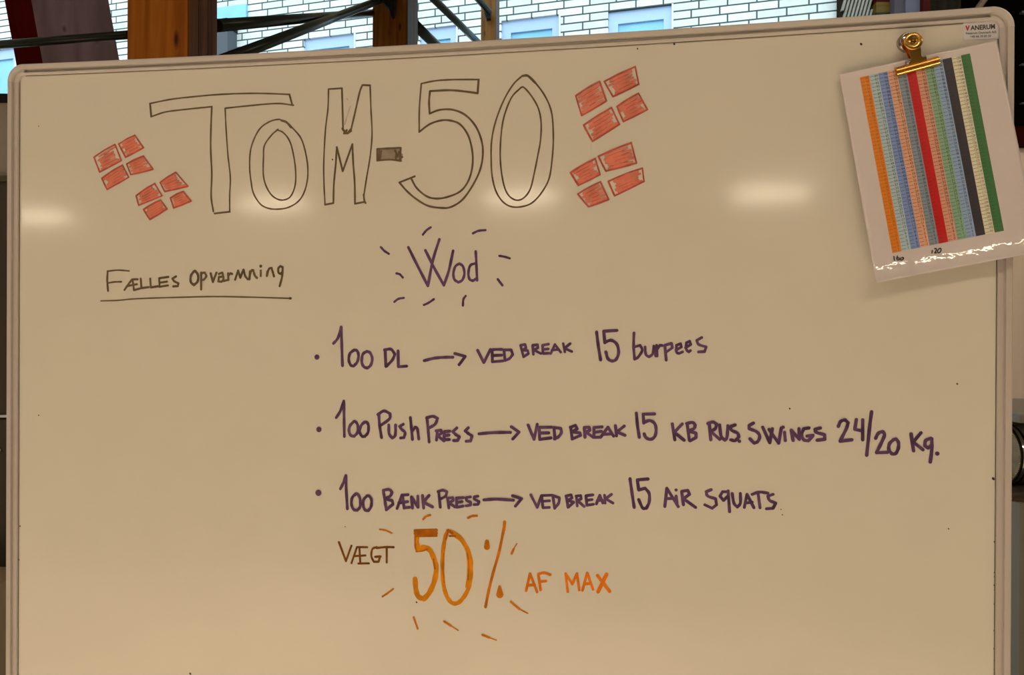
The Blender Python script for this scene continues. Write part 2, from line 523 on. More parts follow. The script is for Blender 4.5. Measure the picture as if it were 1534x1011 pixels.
q = MB(); q.box((0, -0.004, -0.03), (c_.x - a_.x + 0.03, 0.12, 0)); q.build('lower_strip', M['black_steel'], r_)
q = MB(); q.box((0, 0.0, a_.z - c_.z), (c_.x - a_.x + 0.03, 0.12, a_.z - c_.z + 0.10)); q.build('upper_board', M['maroon'], r_)
tag(r_, 'short ochre wooden crossbeam between the slatted screen and the lilac column', 'beam')
r_ = empty('lilac_column', at(1342, 15, 6.1)); r_.location.z = 0
w0 = at(1357, 15, 6.1).x - at(1342, 15, 6.1).x; w1 = at(1384, 15, 6.1).x - at(1342, 15, 6.1).x
q = MB(); q.box((0, 0.02, 0), (w0, 0.2, 5)); q.build('return', M['lilac_dark'], r_)
q = MB(); q.box((w0, 0, 0), (w1, 0.2, 5)); q.build('face', M['lilac'], r_)
tag(r_, 'lilac grey painted column right of the ochre crossbeam', 'column')
column('door_jamb', 1383, 1406, 6.05, 0.2, 5, M['maroon'], 'dark maroon upright against the lilac column', 'post')
# partition with black panelling above and beige below
pz = 2.75
px0 = at(1432, 15, pz).x
b = MB(); b.box((px0, pz, 0), (RX1, pz + 0.14, CEIL)); struct(b.build('wall_partition', M['wall']))
zb = at(1527, 190, pz).z; zm = at(1527, 222, pz).z
b = MB(); b.box((px0, pz - 0.02, zm), (4.5, pz, zb)); struct(b.build('trim_1', M['maroon'], bevel=0.002))
r_ = empty('wall_panelling', (px0, pz, zb))
b = MB(); b.box((-0.001, -0.03, 0), (4.5 - px0, 0, CEIL - zb)); b.build('black_panel', M['black'], r_)
b = MB(); b.box((-0.012, -0.03, 0), (-0.001, 0.15, CEIL - zb)); b.build('end_panel', M['dark_green'], r_)
for (v, hgt) in ((26, 0.004), (103, 0.0025), (160, 0.002)):
    zz = at(1527, v, pz).z - zb
    b = MB(); b.box((at(1518, v, pz).x - px0, -0.045, zz - hgt), (4.4 - px0, -0.03, zz + hgt)); b.build('metal_rail', M['grey_box'], r_)
tag(r_, 'black wall panelling with thin metal rails right of the board', 'panelling')
q = MB()
q.tube(at(1458, 22, 2.66), at(1486, -16, 2.68), 0.011)
o = q.build('metal_strut', M['steel'])
tag(o, 'slanting grey metal strut above the top right corner of the board', 'strut')

# equipment rack with a drum on its shelf
rk = empty('equipment_rack', (1.30, 1.86, 0))
zt = at(1527, 621, 1.86).z
b = MB(); b.box((-0.02, 0, zt - 0.022), (0.75, 0.5, zt)); b.build('top_shelf', M['steel'], rk, bevel=0.004)
zs = at(1510, 727, 2.0).z
b = MB(); b.box((-0.02, 0.03, zs - 0.012), (0.75, 0.5, zs)); b.build('lower_shelf', M['dark_brown'], rk)
b = MB(); b.box((0.0, 0.44, 0), (0.75, 0.46, zt - 0.022)); b.build('back_panel', M['brown'], rk)
b = MB(); b.box((-0.02, 0.03, 0), (-0.004, 0.47, zs - 0.02)); b.build('side_panel', M['brown'], rk)
for (x, y) in ((-0.02, 0.0), (0.73, 0.0), (0.73, 0.47)):
    b = MB(); b.box((x, y, 0), (x + 0.022, y + 0.03, zs - 0.02)); b.build('upright', M['steel'], rk)
for (x, y) in ((0.73, 0.0), (0.73, 0.47)):
    b = MB(); b.box((x, y, zs), (x + 0.022, y + 0.03, zt - 0.022)); b.build('upright', M['steel'], rk)
tag(rk, 'grey topped equipment rack at the right edge carrying a drum', 'rack')
R = 0.0825
dr = empty('drum', (1.337, 2.02, zs + R + 0.001))
def lathe_part(name, prof, m):
    q = MB(); q.lathe(prof, (0, 0, 0), (1, 0, 0), 48); o = q.build(name, m, dr, smooth=True)
    md = o.modifiers.new('edge', 'EDGE_SPLIT'); md.split_angle = math.radians(35)
lathe_part('face', [(0, 0.006), (R * 0.93, 0.006), (R * 0.93, 0.012), (0, 0.012)], M['drumhead'])
lathe_part('front_rim', [(R * 0.95, 0.0), (R, 0.0), (R, 0.005), (R * 0.95, 0.008), (R * 0.95, 0.0)], M['black_steel'])
lathe_part('chrome_band', [(R * 0.96, 0.005), (R * 0.99, 0.006), (R * 0.99, 0.015), (R * 0.96, 0.016)], M['chrome_bright'])
lathe_part('dark_band', [(R * 0.96, 0.016), (R, 0.017), (R, 0.021), (R * 0.96, 0.022)], M['black_steel'])
lathe_part('shell', [(R * 0.96, 0.022), (R * 0.98, 0.024), (R * 0.98, 0.20), (0, 0.20)], M['chrome_bright'])
for k in range(26):
    t = 2 * math.pi * k / 26
    q = MB(); q.lathe([(0.0032, 0.0), (0.0026, -0.0016), (0, -0.0026)], (0.006, R * 0.85 * math.cos(t), R * 0.85 * math.sin(t)), (1, 0, 0), 8)
    q.build('stud', M['gold'], dr, smooth=True)
tag(dr, 'small drum lying on its side on the rack, black rim and gold studs', 'drum')

# ------------------------------------------------------------------ left-hand background
cz = 2.5
ct = at(4, 264, cz).z
cb = empty('cabinet', (at(0, 300, cz).x - 0.7, cz, 0))
cwid = at(40, 300, cz).x - cb.location.x
b = MB(); b.box((0, 0, 0), (cwid, 0.26, ct)); b.build('body', M['dark_brown'], cb)
zz = at(4, 623, cz).z
b = MB(); b.box((0, -0.012, zz - 0.004), (cwid, 0, zz + 0.004)); b.build('pale_trim', M['white_edge'], cb)
kp = at(5, 673, cz)
q = MB(); q.lathe([(0.004, 0), (0.004, -0.012), (0.007, -0.016), (0.006, -0.022), (0, -0.024)], (kp.x - cb.location.x, 0, kp.z), (0, 1, 0), 16)
q.build('knob', M['chrome'], cb, smooth=True)
b = MB(); b.box((0.01, -0.015, 0.08), (cwid - 0.01, 0, zz - 0.012)); b.build('door', M['dark_brown'], cb)
b = MB(); b.box((0, -0.012, ct - 0.02), (cwid, 0.26, ct)); b.build('top', M['olive'], cb)
tag(cb, 'tall dark brown cabinet behind the left edge of the board', 'cabinet')
bx = empty('storage_box', (cb.location.x + 0.02, cz + 0.01, ct))
bt_ = at(4, 153, cz).z - ct
b = MB(); b.box((0, 0, 0), (cwid - 0.04, 0.22, bt_)); b.build('body', M['beige'], bx)
b = MB(); b.box((-0.008, -0.008, bt_), (cwid - 0.032, 0.228, at(4, 140, cz).z - ct)); b.build('lid', M['black_steel'], bx)
tag(bx, 'beige storage box with a black lid standing on the dark cabinet', 'box')
cbx = empty('cardboard_box', (at(4.5, 950, 2.3).x - 0.4, 2.2, 0))
b = MB(); b.box((0, 0, 0), (0.4, 0.25, at(3, 872, 2.3).z)); b.build('body', M['card'], cbx)
tag(cbx, 'brown cardboard box on the floor at the lower left edge', 'box')

# ------------------------------------------------------------------ the whiteboard
BTH = math.radians(8.9307)
BXC, BD, ZT, HW = -0.08267, 1.08716, 1.88794, 0.75
bex = np.array([math.cos(BTH), -math.sin(BTH), 0.0])
bey = np.array([math.sin(BTH), math.cos(BTH), 0.0])
bc = np.array([BXC, BD, 0.0])
PANEL = 0.008                                  # the writing surface lies this far behind the rail fronts
def on_board(u, v, lift=0.0):
    """board-local point (x, y, z) on the writing surface, lifted towards the viewer"""
    yb = PANEL - lift
    d = ray(u, v)
    t = ((bc + bey * yb - EYE) @ bey) / (d @ bey)
    p = EYE + d * t
    return (float((p - bc) @ bex), yb, float(p[2]))
board = empty('whiteboard', bc, (0, 0, -BTH))
tag(board, 'large whiteboard with handwritten workout in purple, orange and black marker', 'whiteboard')
ZB, CR = ZT - 1.2, 0.028
SAG = 0.0060
sag = lambda x: -SAG * max(0.0, 1 - (x / HW) ** 2)
# (distance in from the outer edge, height towards the viewer), mm
def profile(slot, deep, lip=3.4):
    p = [(0, -22), (0, 5), (0.5, 6.8), (1.8, 7.8), (3, 8), (8.6, 8), (8.9, 7.6), (8.9, 6.6), (8.9 - lip, 6.6), (8.9 - lip, deep), (8.9 + slot, deep), (8.9 + slot, 3.6), (9.3 + slot, 4.0), (16.3, 4.0), (17.0, 3.2), (17.0, -1), (17.0, -22)]
    return [(a * 1e-3, PANEL - h * 1e-3) for (a, h) in p]
def sweep(frames, name, m, prof):
    PROF = prof
    q = MB(); n = len(PROF); vv = []
    for f in frames:
        vv += [f(t, y) for (t, y) in PROF]
    ff = []
    for i in range(len(frames) - 1):
        for k in range(n):
            ff.append((i * n + k, i * n + (k + 1) % n, (i + 1) * n + (k + 1) % n, (i + 1) * n + k))
    ff += [tuple(range(n)), tuple(range((len(frames) - 1) * n, len(frames) * n))]
    q.add(vv, ff)
    return q.build(name, m, board)
xs = np.linspace(-HW + CR, HW - CR, 25)
sweep([(lambda t, y, x=x: (x, y, ZT + sag(x) - t)) for x in xs], 'top_rail', M['rail_top'], profile(4.2, -1.0, 1.0))
sweep([(lambda t, y, x=x: (x, y, ZB + t)) for x in xs], 'bottom_rail', M['rail_top'], profile(4.2, -1.0, 1.0))
for s in (-1, 1):
    sweep([(lambda t, y, z=z: (s * (HW - t), y, z)) for z in (ZB + CR, ZT - CR)], 'side_rail', M['rail'], profile(1.1, 3.5, 0.3))
    for (zc, sg) in ((ZT - CR, 1), (ZB + CR, -1)):
        fr = []
        for k in range(13):
            a_ = math.pi / 2 * k / 12
            sx_ = s * (HW - CR)
            fr.append(lambda t, y, a_=a_: (sx_ + s * (CR - t) * math.sin(a_), y - 0.0003,
                                           zc + sg * (CR - t) * math.cos(a_) + (sag(sx_) if sg > 0 else 0)))
        sweep(fr, 'corner_cap', M['cap'], profile(2.4, 3.0, 0.01))
q = MB(); q.box((-HW + 0.010, PANEL, ZB + 0.010), (HW - 0.010, PANEL + 0.014, ZT - 0.014)); q.build('writing_surface', M['board'], board)
q = MB(); g0, g1 = 0.0168, 0.0180
ys = PANEL - 0.0004
for i in range(len(xs) - 1):
    x0_, x1_ = xs[i], xs[i + 1]
    q.add([(x0_, ys, ZT + sag(x0_) - g1), (x1_, ys, ZT + sag(x1_) - g1), (x1_, ys, ZT + sag(x1_) - g0), (x0_, ys, ZT + sag(x0_) - g0)], [(0, 1, 2, 3)])
for s in (-1, 1):
    xa, xb = sorted((s * (HW - g0), s * (HW - g1)))
    q.add([(xa, ys, ZB + g0), (xb, ys, ZB + g0), (xb, ys, ZT - g0 + sag(HW - CR)), (xa, ys, ZT - g0 + sag(HW - CR))], [(0, 1, 2, 3)])
q.build('gasket', M['gasket'], board, recalc=False)
for s in (-1, 1):                              # the stand, below the picture
    xl = s * (HW - 0.06)
    b = MB(); b.box((xl - 0.02, 0.035, 0.06), (xl + 0.02, 0.065, ZB + 0.35)); b.build('stand_leg', M['rail'], board)
    b = MB(); b.box((xl - 0.02, -0.24, 0.0), (xl + 0.02, 0.34, 0.06)); b.build('stand_foot', M['rail'], board)

# ---- marker strokes
def catmull(p, n=7):
    p = [np.array(q_, float) for q_ in p]
    if len(p) < 3:
        return p
    pp = [2 * p[0] - p[1]] + p + [2 * p[-1] - p[-2]]
    out_ = []
    for i in range(1, len(pp) - 2):
        for k in range(n):
            t = k / n
            a, b2, c, d = pp[i - 1], pp[i], pp[i + 1], pp[i + 2]
            out_.append(0.5 * (2 * b2 + (c - a) * t + (2 * a - 5 * b2 + 4 * c - d) * t * t + (3 * b2 - a - 3 * c + d) * t ** 3))
    out_.append(p[-1])
    return out_
def split_corners(p, lim=58):
    runs, cur = [], [p[0]]
    for i in range(1, len(p)):
        cur.append(p[i])
        if i < len(p) - 1:
            a = np.subtract(p[i], p[i - 1]); c = np.subtract(p[i + 1], p[i])
            ang = math.degrees(abs(math.atan2(a[0] * c[1] - a[1] * c[0], a @ c)))
            if ang > lim:
                runs.append(cur); cur = [p[i]]
    runs.append(cur)
    return runs
PXM = 1.0 / 1019.0
LIFT = [0]
def next_lift():
    LIFT[0] += 1
    return 0.00025 + 0.0000012 * (LIFT[0] % 400)
def ribbon(mb, pts, w):
    """pts in picture pixels; a flat ink ribbon with round ends lying on the board"""
    lift = next_lift()
    P = [np.array(on_board(x, y, lift))[[0, 2]] for (x, y) in pts]
    Q = [P[0]]
    for p in P[1:]:
        if np.linalg.norm(p - Q[-1]) > 1e-5:
            Q.append(p)
    y = PANEL - lift
    hw = w * PXM / 2
    if len(Q) > 1:
        vv, n = [], len(Q)
        ph = random.uniform(0, 6)
        for i in range(n):
            d = Q[min(i + 1, n - 1)] - Q[max(i - 1, 0)]
            d = d / (np.linalg.norm(d) + 1e-12)
            nn = np.array([-d[1], d[0]])
            h = hw * (1 + 0.07 * math.sin(i * 0.9 + ph))
            for sgn in (1, -1):
                r_ = Q[i] + nn * h * sgn
                vv.append((r_[0], y, r_[1]))
        mb.add(vv, [(2 * i, 2 * i + 1, 2 * i + 3, 2 * i + 2) for i in range(n - 1)])
    for e in ([Q[0], Q[-1]] if len(Q) > 1 else [Q[0]]):
        mb.add([(e[0] + hw * math.cos(t), y - 4e-7, e[1] + hw * math.sin(t)) for t in [2 * math.pi * k / 12 for k in range(12)]],
               [tuple(range(12))])
class Z:                                        # a view of the picture: origin and magnification of the digitised strokes
    def __init__(s, ox, oy, k): s.ox, s.oy, s.k = ox, oy, k
    def pts(s, txt):
        return [(s.ox + float(a.split(',')[0]) / s.k, s.oy + float(a.split(',')[1]) / s.k) for a in txt.split()]
ZA, ZBb, ZC, ZD = Z(200, 90, 4.2133), Z(470, 90, 4.1459), Z(120, 180, 6.3167), Z(840, 90, 4.2125)
ZE, ZF, ZG, ZH = Z(140, 380, 4.948), Z(560, 330, 6.670), Z(450, 480, 4.648), Z(700, 480, 4.037)
ZI, ZJ, ZK, ZL = Z(460, 590, 4.512), Z(780, 600, 4.512), Z(1100, 600, 4.512), Z(460, 700, 4.512)
ZM, ZN, ZO = Z(780, 700, 3.835), Z(490, 760, 4.794), Z(700, 770, 5.054)
def draw(mb, z, txt, w):
    for st in txt.split(';'):
        st = st.strip()
        if not st:
            continue
        ww_ = w
        if st.startswith('w'):
            a, st = st.split(' ', 1); ww_ = float(a[1:])
        p = z.pts(st)
        if len(p) == 1:
            ribbon(mb, p, ww_); continue
        for run in split_corners(p):
            ribbon(mb, catmull(run), ww_)
def write(name, z, txt, w, m, label=None, parent=None):
    mb = MB(); draw(mb, z, txt, w)
    o = mb.build(name, M[m] if isinstance(m, str) else m, parent or board, recalc=False)
    if label: o['label'] = label
    return o

TW = 2.5
T = lambda nm, z, s, lab, w=TW, m='ink_black': write(nm, z, s, w, m, lab)
T('outlined_letter', ZA, "104,274 240,247 400,229 560,216 740,210 870,212 984,217; w3.2 104,274 112,357; 112,357 200,328 320,312 494,294; w3 494,294 489,420 487,560 494,720 490,860 504,955; w3 512,968 608,957; 607,955 607,850 611,740 596,600 584,430 578,304; 578,304 700,291 900,274 1010,285; w3.2 984,217 1002,284", 'black outlined letter T')
T('outlined_letter', ZA, "940,384 915,374 860,388 800,430 760,500 737,580 733,680 741,760 757,840 800,908 850,935 905,941 970,932 1030,900 1070,850 1095,770 1100,680 1085,580 1055,490 1000,425 965,390 930,378; w3.4 935,382 965,392 995,425; 912,437 870,475 826,540 820,620 819,720 835,790 870,850 915,880 960,880 995,855 1020,790 1023,700 1010,600 985,510 945,458 905,440", 'black outlined letter O')
T('outlined_letter', ZBb, "92,180 88,300 72,440 62,640 64,780 70,898; w3 70,898 122,888; w3 122,888 125,770 137,640 143,540; w3 143,540 180,690; w3 180,690 240,522; w3 240,522 245,640 254,760 256,892; w3 256,892 318,880; 312,835 330,720 350,600 362,460 355,300 350,157; w3 350,157 302,155; w3 302,155 285,200 260,310 232,430; 92,180 175,175; w3 175,175 178,280 182,430; w3 310,835 314,870 322,888; w3.4 178,425 195,450 205,435 188,455 215,450 228,432 210,455 232,440", 'black outlined letter M')
T('stray_line', ZBb, "228,285 210,340 192,400; 205,238 212,246", 'faint grey stray line inside the M', 1.6, 'ink_faint')
mb = MB(); mb.mi = 1
draw(mb, ZBb, "398,562 532,558; 400,575 533,573; 398,590 545,588; 400,604 548,602; 398,616 540,614", 4.0)
mb.mi = 0
draw(mb, ZBb, "394,552 470,548 540,545; 540,545 536,626; 394,552 394,624; 394,624 470,618 542,626; 408,555 404,618; 420,565 412,612; 512,585 510,612; 505,560 522,600 530,570; 535,600 550,602; 400,600 415,575", 3.0)
mb.build('drawn_hyphen', [M['ink_black'], M['ink_grey']], board, recalc=False)['label'] = 'black hatched hyphen'
T('outlined_numeral', ZBb, "668,146 760,128 880,121 1024,121; w3.2 1024,121 1018,206; w3.2 1018,206 930,194 840,187 722,193; w3.2 722,193 716,260 720,332; w3 720,332 780,310 860,308 940,340 1005,410 1042,500 1050,590 1030,690 980,790 920,870 850,913 790,918 710,905 640,865 580,815 532,760; w3.2 532,760 627,722; w3 605,735 640,795 700,845 760,860 830,850 910,815 960,750 985,660 985,570 960,470 910,400 850,376 790,375 720,398 655,446; 655,446 656,300 668,146", 'black outlined numeral 5')
T('outlined_numeral', ZBb, "1295,98 1240,150 1180,250 1130,380 1105,500 1102,620 1108,720 1130,810 1170,875 1220,908 1280,912 1350,890 1410,830 1460,740 1480,620 1488,480 1478,330 1440,230 1380,145 1330,98 1295,98; w3.6 1298,98 1330,98 1375,140; 1290,168 1230,230 1185,340 1165,450 1158,580 1165,690 1185,790 1215,845 1260,870 1305,855 1345,800 1370,700 1390,600 1408,500 1412,390 1395,300 1350,220 1305,170 1285,172", 'black outlined numeral 0')

K = lambda nm, z, s, lab, w=3.6: write(nm, z, s, w, 'ink_black', lab)
K('handwritten_word', ZE, "105,130 102,200 108,275; w2.6 105,130 180,122 264,128; w2.8 105,218 150,210 207,208; 230,268 260,225 285,192; 290,195 296,235 300,270; 250,240 322,226; 290,190 328,190; 300,270 345,258; 350,185 355,255; 355,255 410,248; 420,185 425,250; 425,250 480,241; 487,182 490,245; 490,245 552,235; 487,182 555,172; 490,215 545,207; 612,168 585,185 600,205 630,220 625,240 590,242", 'black handwritten word Faelles')
K('handwritten_word', ZE, "w4.2 745,130 722,165 722,210 745,232 772,205 775,160 755,130 745,130; 798,140 798,265; 798,145 825,140 838,165 820,190 800,195; 868,145 885,210; 885,210 912,140; 930,150 955,140 962,170 965,203; 960,170 930,172 925,205 950,208 964,190; 965,203 992,195; 998,145 1000,195; 998,165 1015,145 1028,150; 1050,192 1072,125; 1072,125 1088,178; 1088,178 1112,118; 1112,118 1125,165 1145,190; 1156,190 1160,130; 1158,160 1172,125 1184,122 1196,160 1212,180; 1240,125 1240,165; w5 1240,92; 1285,165 1290,130; 1285,165 1300,115 1320,105 1330,140 1338,168; 1400,100 1385,92 1370,110 1372,140 1388,150 1402,130; 1403,100 1398,170 1380,240", 'black handwritten word Opvarmning')
K('underline', ZE, "55,350 180,346 300,335 480,328 700,322 900,318 1150,322 1460,331; w4 1455,331 1462,331", 'thin black underline', 2.2)

P_ = lambda nm, z, s, lab, w=4.6: write(nm, z, s, w, 'ink_purple', 'purple ' + lab)
P_('handwritten_word', ZF, "345,270 440,460 540,655; 540,655 590,400 655,190; 515,300 600,470 700,648; 700,648 750,500 792,305; w4 855,432 815,460 795,530 805,590 845,620 885,595 905,530 890,460 855,432; w4 1015,430 965,450 945,520 955,585 990,605 1025,580; w4 1018,310 1025,450 1032,600", 'word Wod', 4.4)
for s in ("490,143 525,100 568,70", "990,130 1045,105 1115,98", "70,268 105,305 150,335", "225,530 260,540 290,572", "205,815 245,785 300,775",
          "500,845 545,825 600,788", "890,852 895,790 918,755", "1255,355 1310,365 1358,380", "1238,588 1285,650"):
    P_('accent_dash', ZF, s, 'dash around the word Wod', 3.5)
# first exercise line
P_('bullet_dot', ZG, "115,255", 'bullet', 8.4)
P_('handwritten_numeral', ZG, "230,160 262,120 284,45; 284,45 288,180 293,315; 375,205 345,230 337,275 350,310 370,318 395,290 405,245 395,212 375,205; 462,215 435,235 427,285 440,320 465,332 490,310 500,265 485,225 462,215", 'number 100')
P_('handwritten_word', ZG, "590,210 595,320; 585,205 630,200 658,235 640,275 600,318; 680,212 682,322; 682,322 740,318", 'letters DL')
P_('drawn_arrow', ZG, "862,280 930,263 1000,257 1062,256; 1075,230 1148,250; 1148,250 1105,308", 'arrow')
P_('handwritten_word', ZH, "62,180 100,255; 100,255 140,175; 140,182 160,176 210,175; 150,180 152,250; 152,250 215,245; 152,212 208,210; 222,180 228,240; 222,178 265,178 275,205 255,230 228,242", 'word VED', 4.3)
P_('handwritten_word', ZH, "322,150 340,220; 322,150 350,145 355,165 335,180; 335,180 365,182 370,200 340,220; 395,150 400,205; 395,150 425,147 428,165 402,178; 402,178 445,200; 455,150 458,200; 458,200 495,198; 455,150 492,143; 457,175 490,172; 505,200 530,145; 530,145 565,192; 512,180 550,175; 580,140 590,190; 622,140 588,168; 588,168 632,188", 'word BREAK', 4.0)
P_('handwritten_numeral', ZH, "782,70 792,150 806,238; 905,60 825,65; 825,65 832,135; 832,132 870,120 905,145 915,195 900,235 875,245 850,230 838,190", 'number 15')
P_('handwritten_word', ZH, "1008,75 1006,160 1012,235; 1012,160 1045,150 1058,180 1035,220 1012,235; 1075,160 1080,205 1100,220 1122,200 1128,155; 1128,155 1140,215; 1145,150 1148,215; 1148,175 1165,150 1180,152; 1195,150 1203,240; 1195,150 1235,138 1240,165 1205,190; 1262,180 1295,160 1290,140 1265,150 1265,190 1280,200 1302,190; 1320,165 1352,145 1345,125 1325,135 1325,175 1340,190 1350,182; 1418,103 1388,120 1400,145 1445,160 1435,188 1398,190", 'word burpees', 4.0)
# second exercise line
P_('bullet_dot', ZI, "80,240", 'bullet', 8.8)
P_('handwritten_numeral', ZI, "197,160 225,115 248,48; 248,48 250,170 252,288; 318,185 290,215 283,250 295,280 318,287 340,260 343,215 330,190 318,185; 388,190 365,215 355,255 370,285 390,288 412,260 415,215 405,192 388,190", 'number 100')
P_('handwritten_word', ZI, "485,140 490,210 503,295; 478,140 520,115 562,135 555,170 495,215; 552,210 555,270 575,298 595,280 598,210; 650,205 625,220 640,240 662,262 655,295 632,298; 698,160 705,230 712,308; 708,255 730,225 745,235 755,305", 'word Push')
P_('handwritten_word', ZI, "810,160 818,240 825,325; 808,162 850,152 882,165 865,205 822,232; 880,255 875,312; 872,250 905,245 910,265 880,285; 880,280 925,318; 928,258 925,310; 925,310 962,308; 928,255 965,252; 928,282 960,278; 1012,230 985,255 1005,275 1030,290 1018,315 990,315; 1090,228 1068,250 1090,268 1115,285 1105,318 1075,320", 'word Press')
P_('drawn_arrow', ZI, "1162,270 1260,262 1375,260; 1380,222 1433,258; 1433,258 1390,305", 'arrow')
P_('handwritten_word', ZJ, "50,165 90,262; 90,262 112,160; 125,185 128,262; 128,262 205,252; 122,182 208,180; 128,220 190,218; 225,185 232,260; 222,182 270,188 275,215 255,245 228,260", 'word VED')
P_('handwritten_word', ZJ, "338,180 348,258; 335,180 370,168 382,190 348,212; 348,212 400,218 405,235 348,260; 430,185 435,248; 430,182 462,180 468,200 438,215; 440,212 490,248; 495,185 495,248; 495,248 530,248; 495,182 550,178; 495,215 545,208; 540,248 590,180; 590,180 628,240; 560,228 610,225; 640,170 648,238; 700,172 650,212; 650,212 705,235", 'word BREAK')
P_('handwritten_numeral', ZJ, "782,85 790,170 802,248; 905,90 828,92; 828,92 832,152; 832,150 870,135 905,155 915,200 905,245 875,262 845,248 835,225", 'number 15')
P_('handwritten_word', ZJ, "1025,158 1042,265; 1092,158 1038,215; 1038,215 1105,268; 1125,155 1140,268; 1122,155 1160,148 1180,165 1170,190 1130,205; 1130,205 1185,220 1185,250 1145,272", 'letters KB')
P_('handwritten_word', ZJ, "1275,155 1285,265; 1265,155 1300,145 1325,160 1315,190 1280,210; 1282,205 1345,262; 1345,165 1355,240 1380,268 1395,245 1400,170; 1450,165 1420,175 1425,200 1465,220 1475,245 1450,270 1420,265; w5 1478,275", 'word RUS.')
P_('handwritten_word', ZK, "130,152 100,168 100,190 150,210 172,240 160,275 135,288 105,258; 192,180 240,285; 240,285 258,190; 235,195 300,288; 300,288 318,185; 340,215 345,270; w5 330,180; 385,200 398,270; 385,200 440,262; 440,262 437,190; 505,185 470,190 455,230 470,265 500,272 530,240; 492,240 532,235; 582,185 545,195 555,215 610,230 612,262 560,268", 'word SWiNGS')
P_('handwritten_numeral', ZK, "703,175 720,140 750,130 770,150 755,195 715,275; 715,275 795,265; 825,128 815,195; 815,195 865,205; 868,130 868,265; 928,75 915,180 895,370; 955,255 975,220 1005,210 1015,235 990,295 962,350; 962,352 1035,350; 1080,262 1050,290 1045,330 1065,360 1090,358 1108,325 1110,285 1095,262 1080,262", 'numbers 24/20')
P_('handwritten_word', ZK, "1195,225 1212,340; 1262,218 1210,280; 1210,280 1275,332; 1330,255 1295,270 1288,305 1310,320 1335,300; 1335,258 1335,330 1325,415; w6 1372,358", 'letters Kg.')
# third exercise line
P_('bullet_dot', ZL, "76,172", 'bullet', 10)
P_('handwritten_numeral', ZL, "225,145 245,105 262,55; 262,55 265,160 272,280; 330,178 305,205 300,250 315,285 340,290 358,265 358,215 345,185 330,178; 405,192 382,220 380,265 395,290 415,292 432,265 435,220 420,195 405,192", 'number 100')
P_('handwritten_word', ZL, "515,155 525,220 535,285; 515,155 555,150 575,170 560,195 525,212; 525,212 575,225 580,250 535,287; 608,278 640,190; 645,190 655,272; 620,240 680,232; 640,188 682,185; 655,275 692,270; 705,200 712,275; 705,200 750,270; 750,270 748,195; 780,190 788,275; 825,190 785,235; 785,235 848,268", 'word Baenk')
P_('handwritten_word', ZL, "890,165 900,270; 885,165 915,155 945,165 935,195 898,215; 950,210 958,275; 948,208 985,205 988,225 955,240; 958,238 1000,268; 1010,210 1012,270; 1012,270 1055,262; 1008,208 1058,205; 1010,238 1048,232; 1105,200 1075,205 1080,225 1105,235 1105,255 1075,260; 1155,195 1130,200 1130,215 1162,232 1155,250 1128,252", 'word Press', 4.3)
P_('drawn_arrow', ZL, "1195,220 1280,215 1395,222; 1388,192 1450,212; 1450,212 1408,262", 'arrow')
P_('handwritten_word', ZM, "58,158 95,230; 95,230 118,165; 120,165 128,232; 128,232 165,230; 120,162 180,160; 125,195 165,192; 185,165 195,235; 185,162 222,175 218,205 195,235", 'word VED', 4.3)
P_('handwritten_word', ZM, "262,165 272,228; 260,165 290,158 295,175 270,190; 270,190 305,200 272,230; 320,165 325,222; 318,165 345,162 348,180 325,192; 328,192 365,225; 375,165 380,218; 380,218 418,212; 375,163 415,158; 378,190 410,185; 435,210 455,160; 455,160 472,205; 440,192 468,188; 482,160 485,205; 522,155 488,180; 488,180 530,205", 'word BREAK', 4.2)
P_('handwritten_numeral', ZM, "628,65 640,150 652,230; 732,67 670,72; 670,72 678,130; 678,130 715,120 738,150 738,200 722,235 700,232 678,185", 'number 15')
P_('handwritten_word', ZM, "828,225 840,120; 840,120 905,225; 835,180 880,178; 893,165 898,215; w4.6 893,130; 925,140 935,215; 925,138 960,132 970,155 935,180; 935,180 1005,230", 'word AiR', 4.4)
P_('handwritten_word', ZM, "1095,128 1065,140 1075,165 1120,180 1125,215 1100,235 1058,215; 1190,140 1160,140 1145,165 1165,190 1190,165; 1192,135 1200,255; 1215,150 1225,205 1245,228 1262,205 1262,150; 1285,230 1300,155; 1300,155 1340,232; 1292,205 1330,200; 1365,155 1375,232; 1330,155 1370,142 1420,148; 1450,155 1420,165 1430,190 1465,205 1450,235 1412,238", 'word SQUATS', 4.3)
# orange note
write('handwritten_word', ZN, "w3.6 85,250 135,385; 135,385 175,275; 175,400 215,285; 215,285 288,286; 195,350 275,345; 232,290 238,402; 225,403 300,402; 355,285 325,300 318,350 335,390 370,390 380,355; 345,355 385,352; 428,290 428,395; 355,292 420,285 478,286", 3.4, 'ink_brown', 'brown word Vaegt')
mb = MB(); mb.mi = 1
draw(mb, ZN, "w7.6 648,175 644,250 655,300; w8 655,302 700,288 740,310 768,370 784,440 770,530 735,610 695,658 655,640 638,590 632,515", 7.6)
mb.mi = 0
draw(mb, ZN, "w5 632,168 785,163; w4 638,205 785,203; w6 635,186 782,184; w2.4 632,170 632,270 640,310; w2 785,160 785,208; w3 765,372 775,440; w2 640,318 690,312 720,300", 4)
mb.build('handwritten_numeral', [M['ink_rust'], M['ink_orange']], board, recalc=False)['label'] = 'bold orange numeral 5'
mb = MB(); mb.mi = 1
draw(mb, ZN, "w6.4 868,168 848,220 832,320 828,430 834,540 856,630 890,680 925,690 962,668 1002,610 1026,540 1034,450 1028,360 998,280 948,210 885,172; w3.4 905,200 960,240 1000,310 1012,400 1010,500 1000,570", 6)
mb.mi = 0
draw(mb, ZN, "w4 870,165 900,185; w3 880,205 920,205; w2 868,170 852,230; w1.6 1008,330 1018,420 1012,520; w1.4 836,330 832,440 840,540", 3)
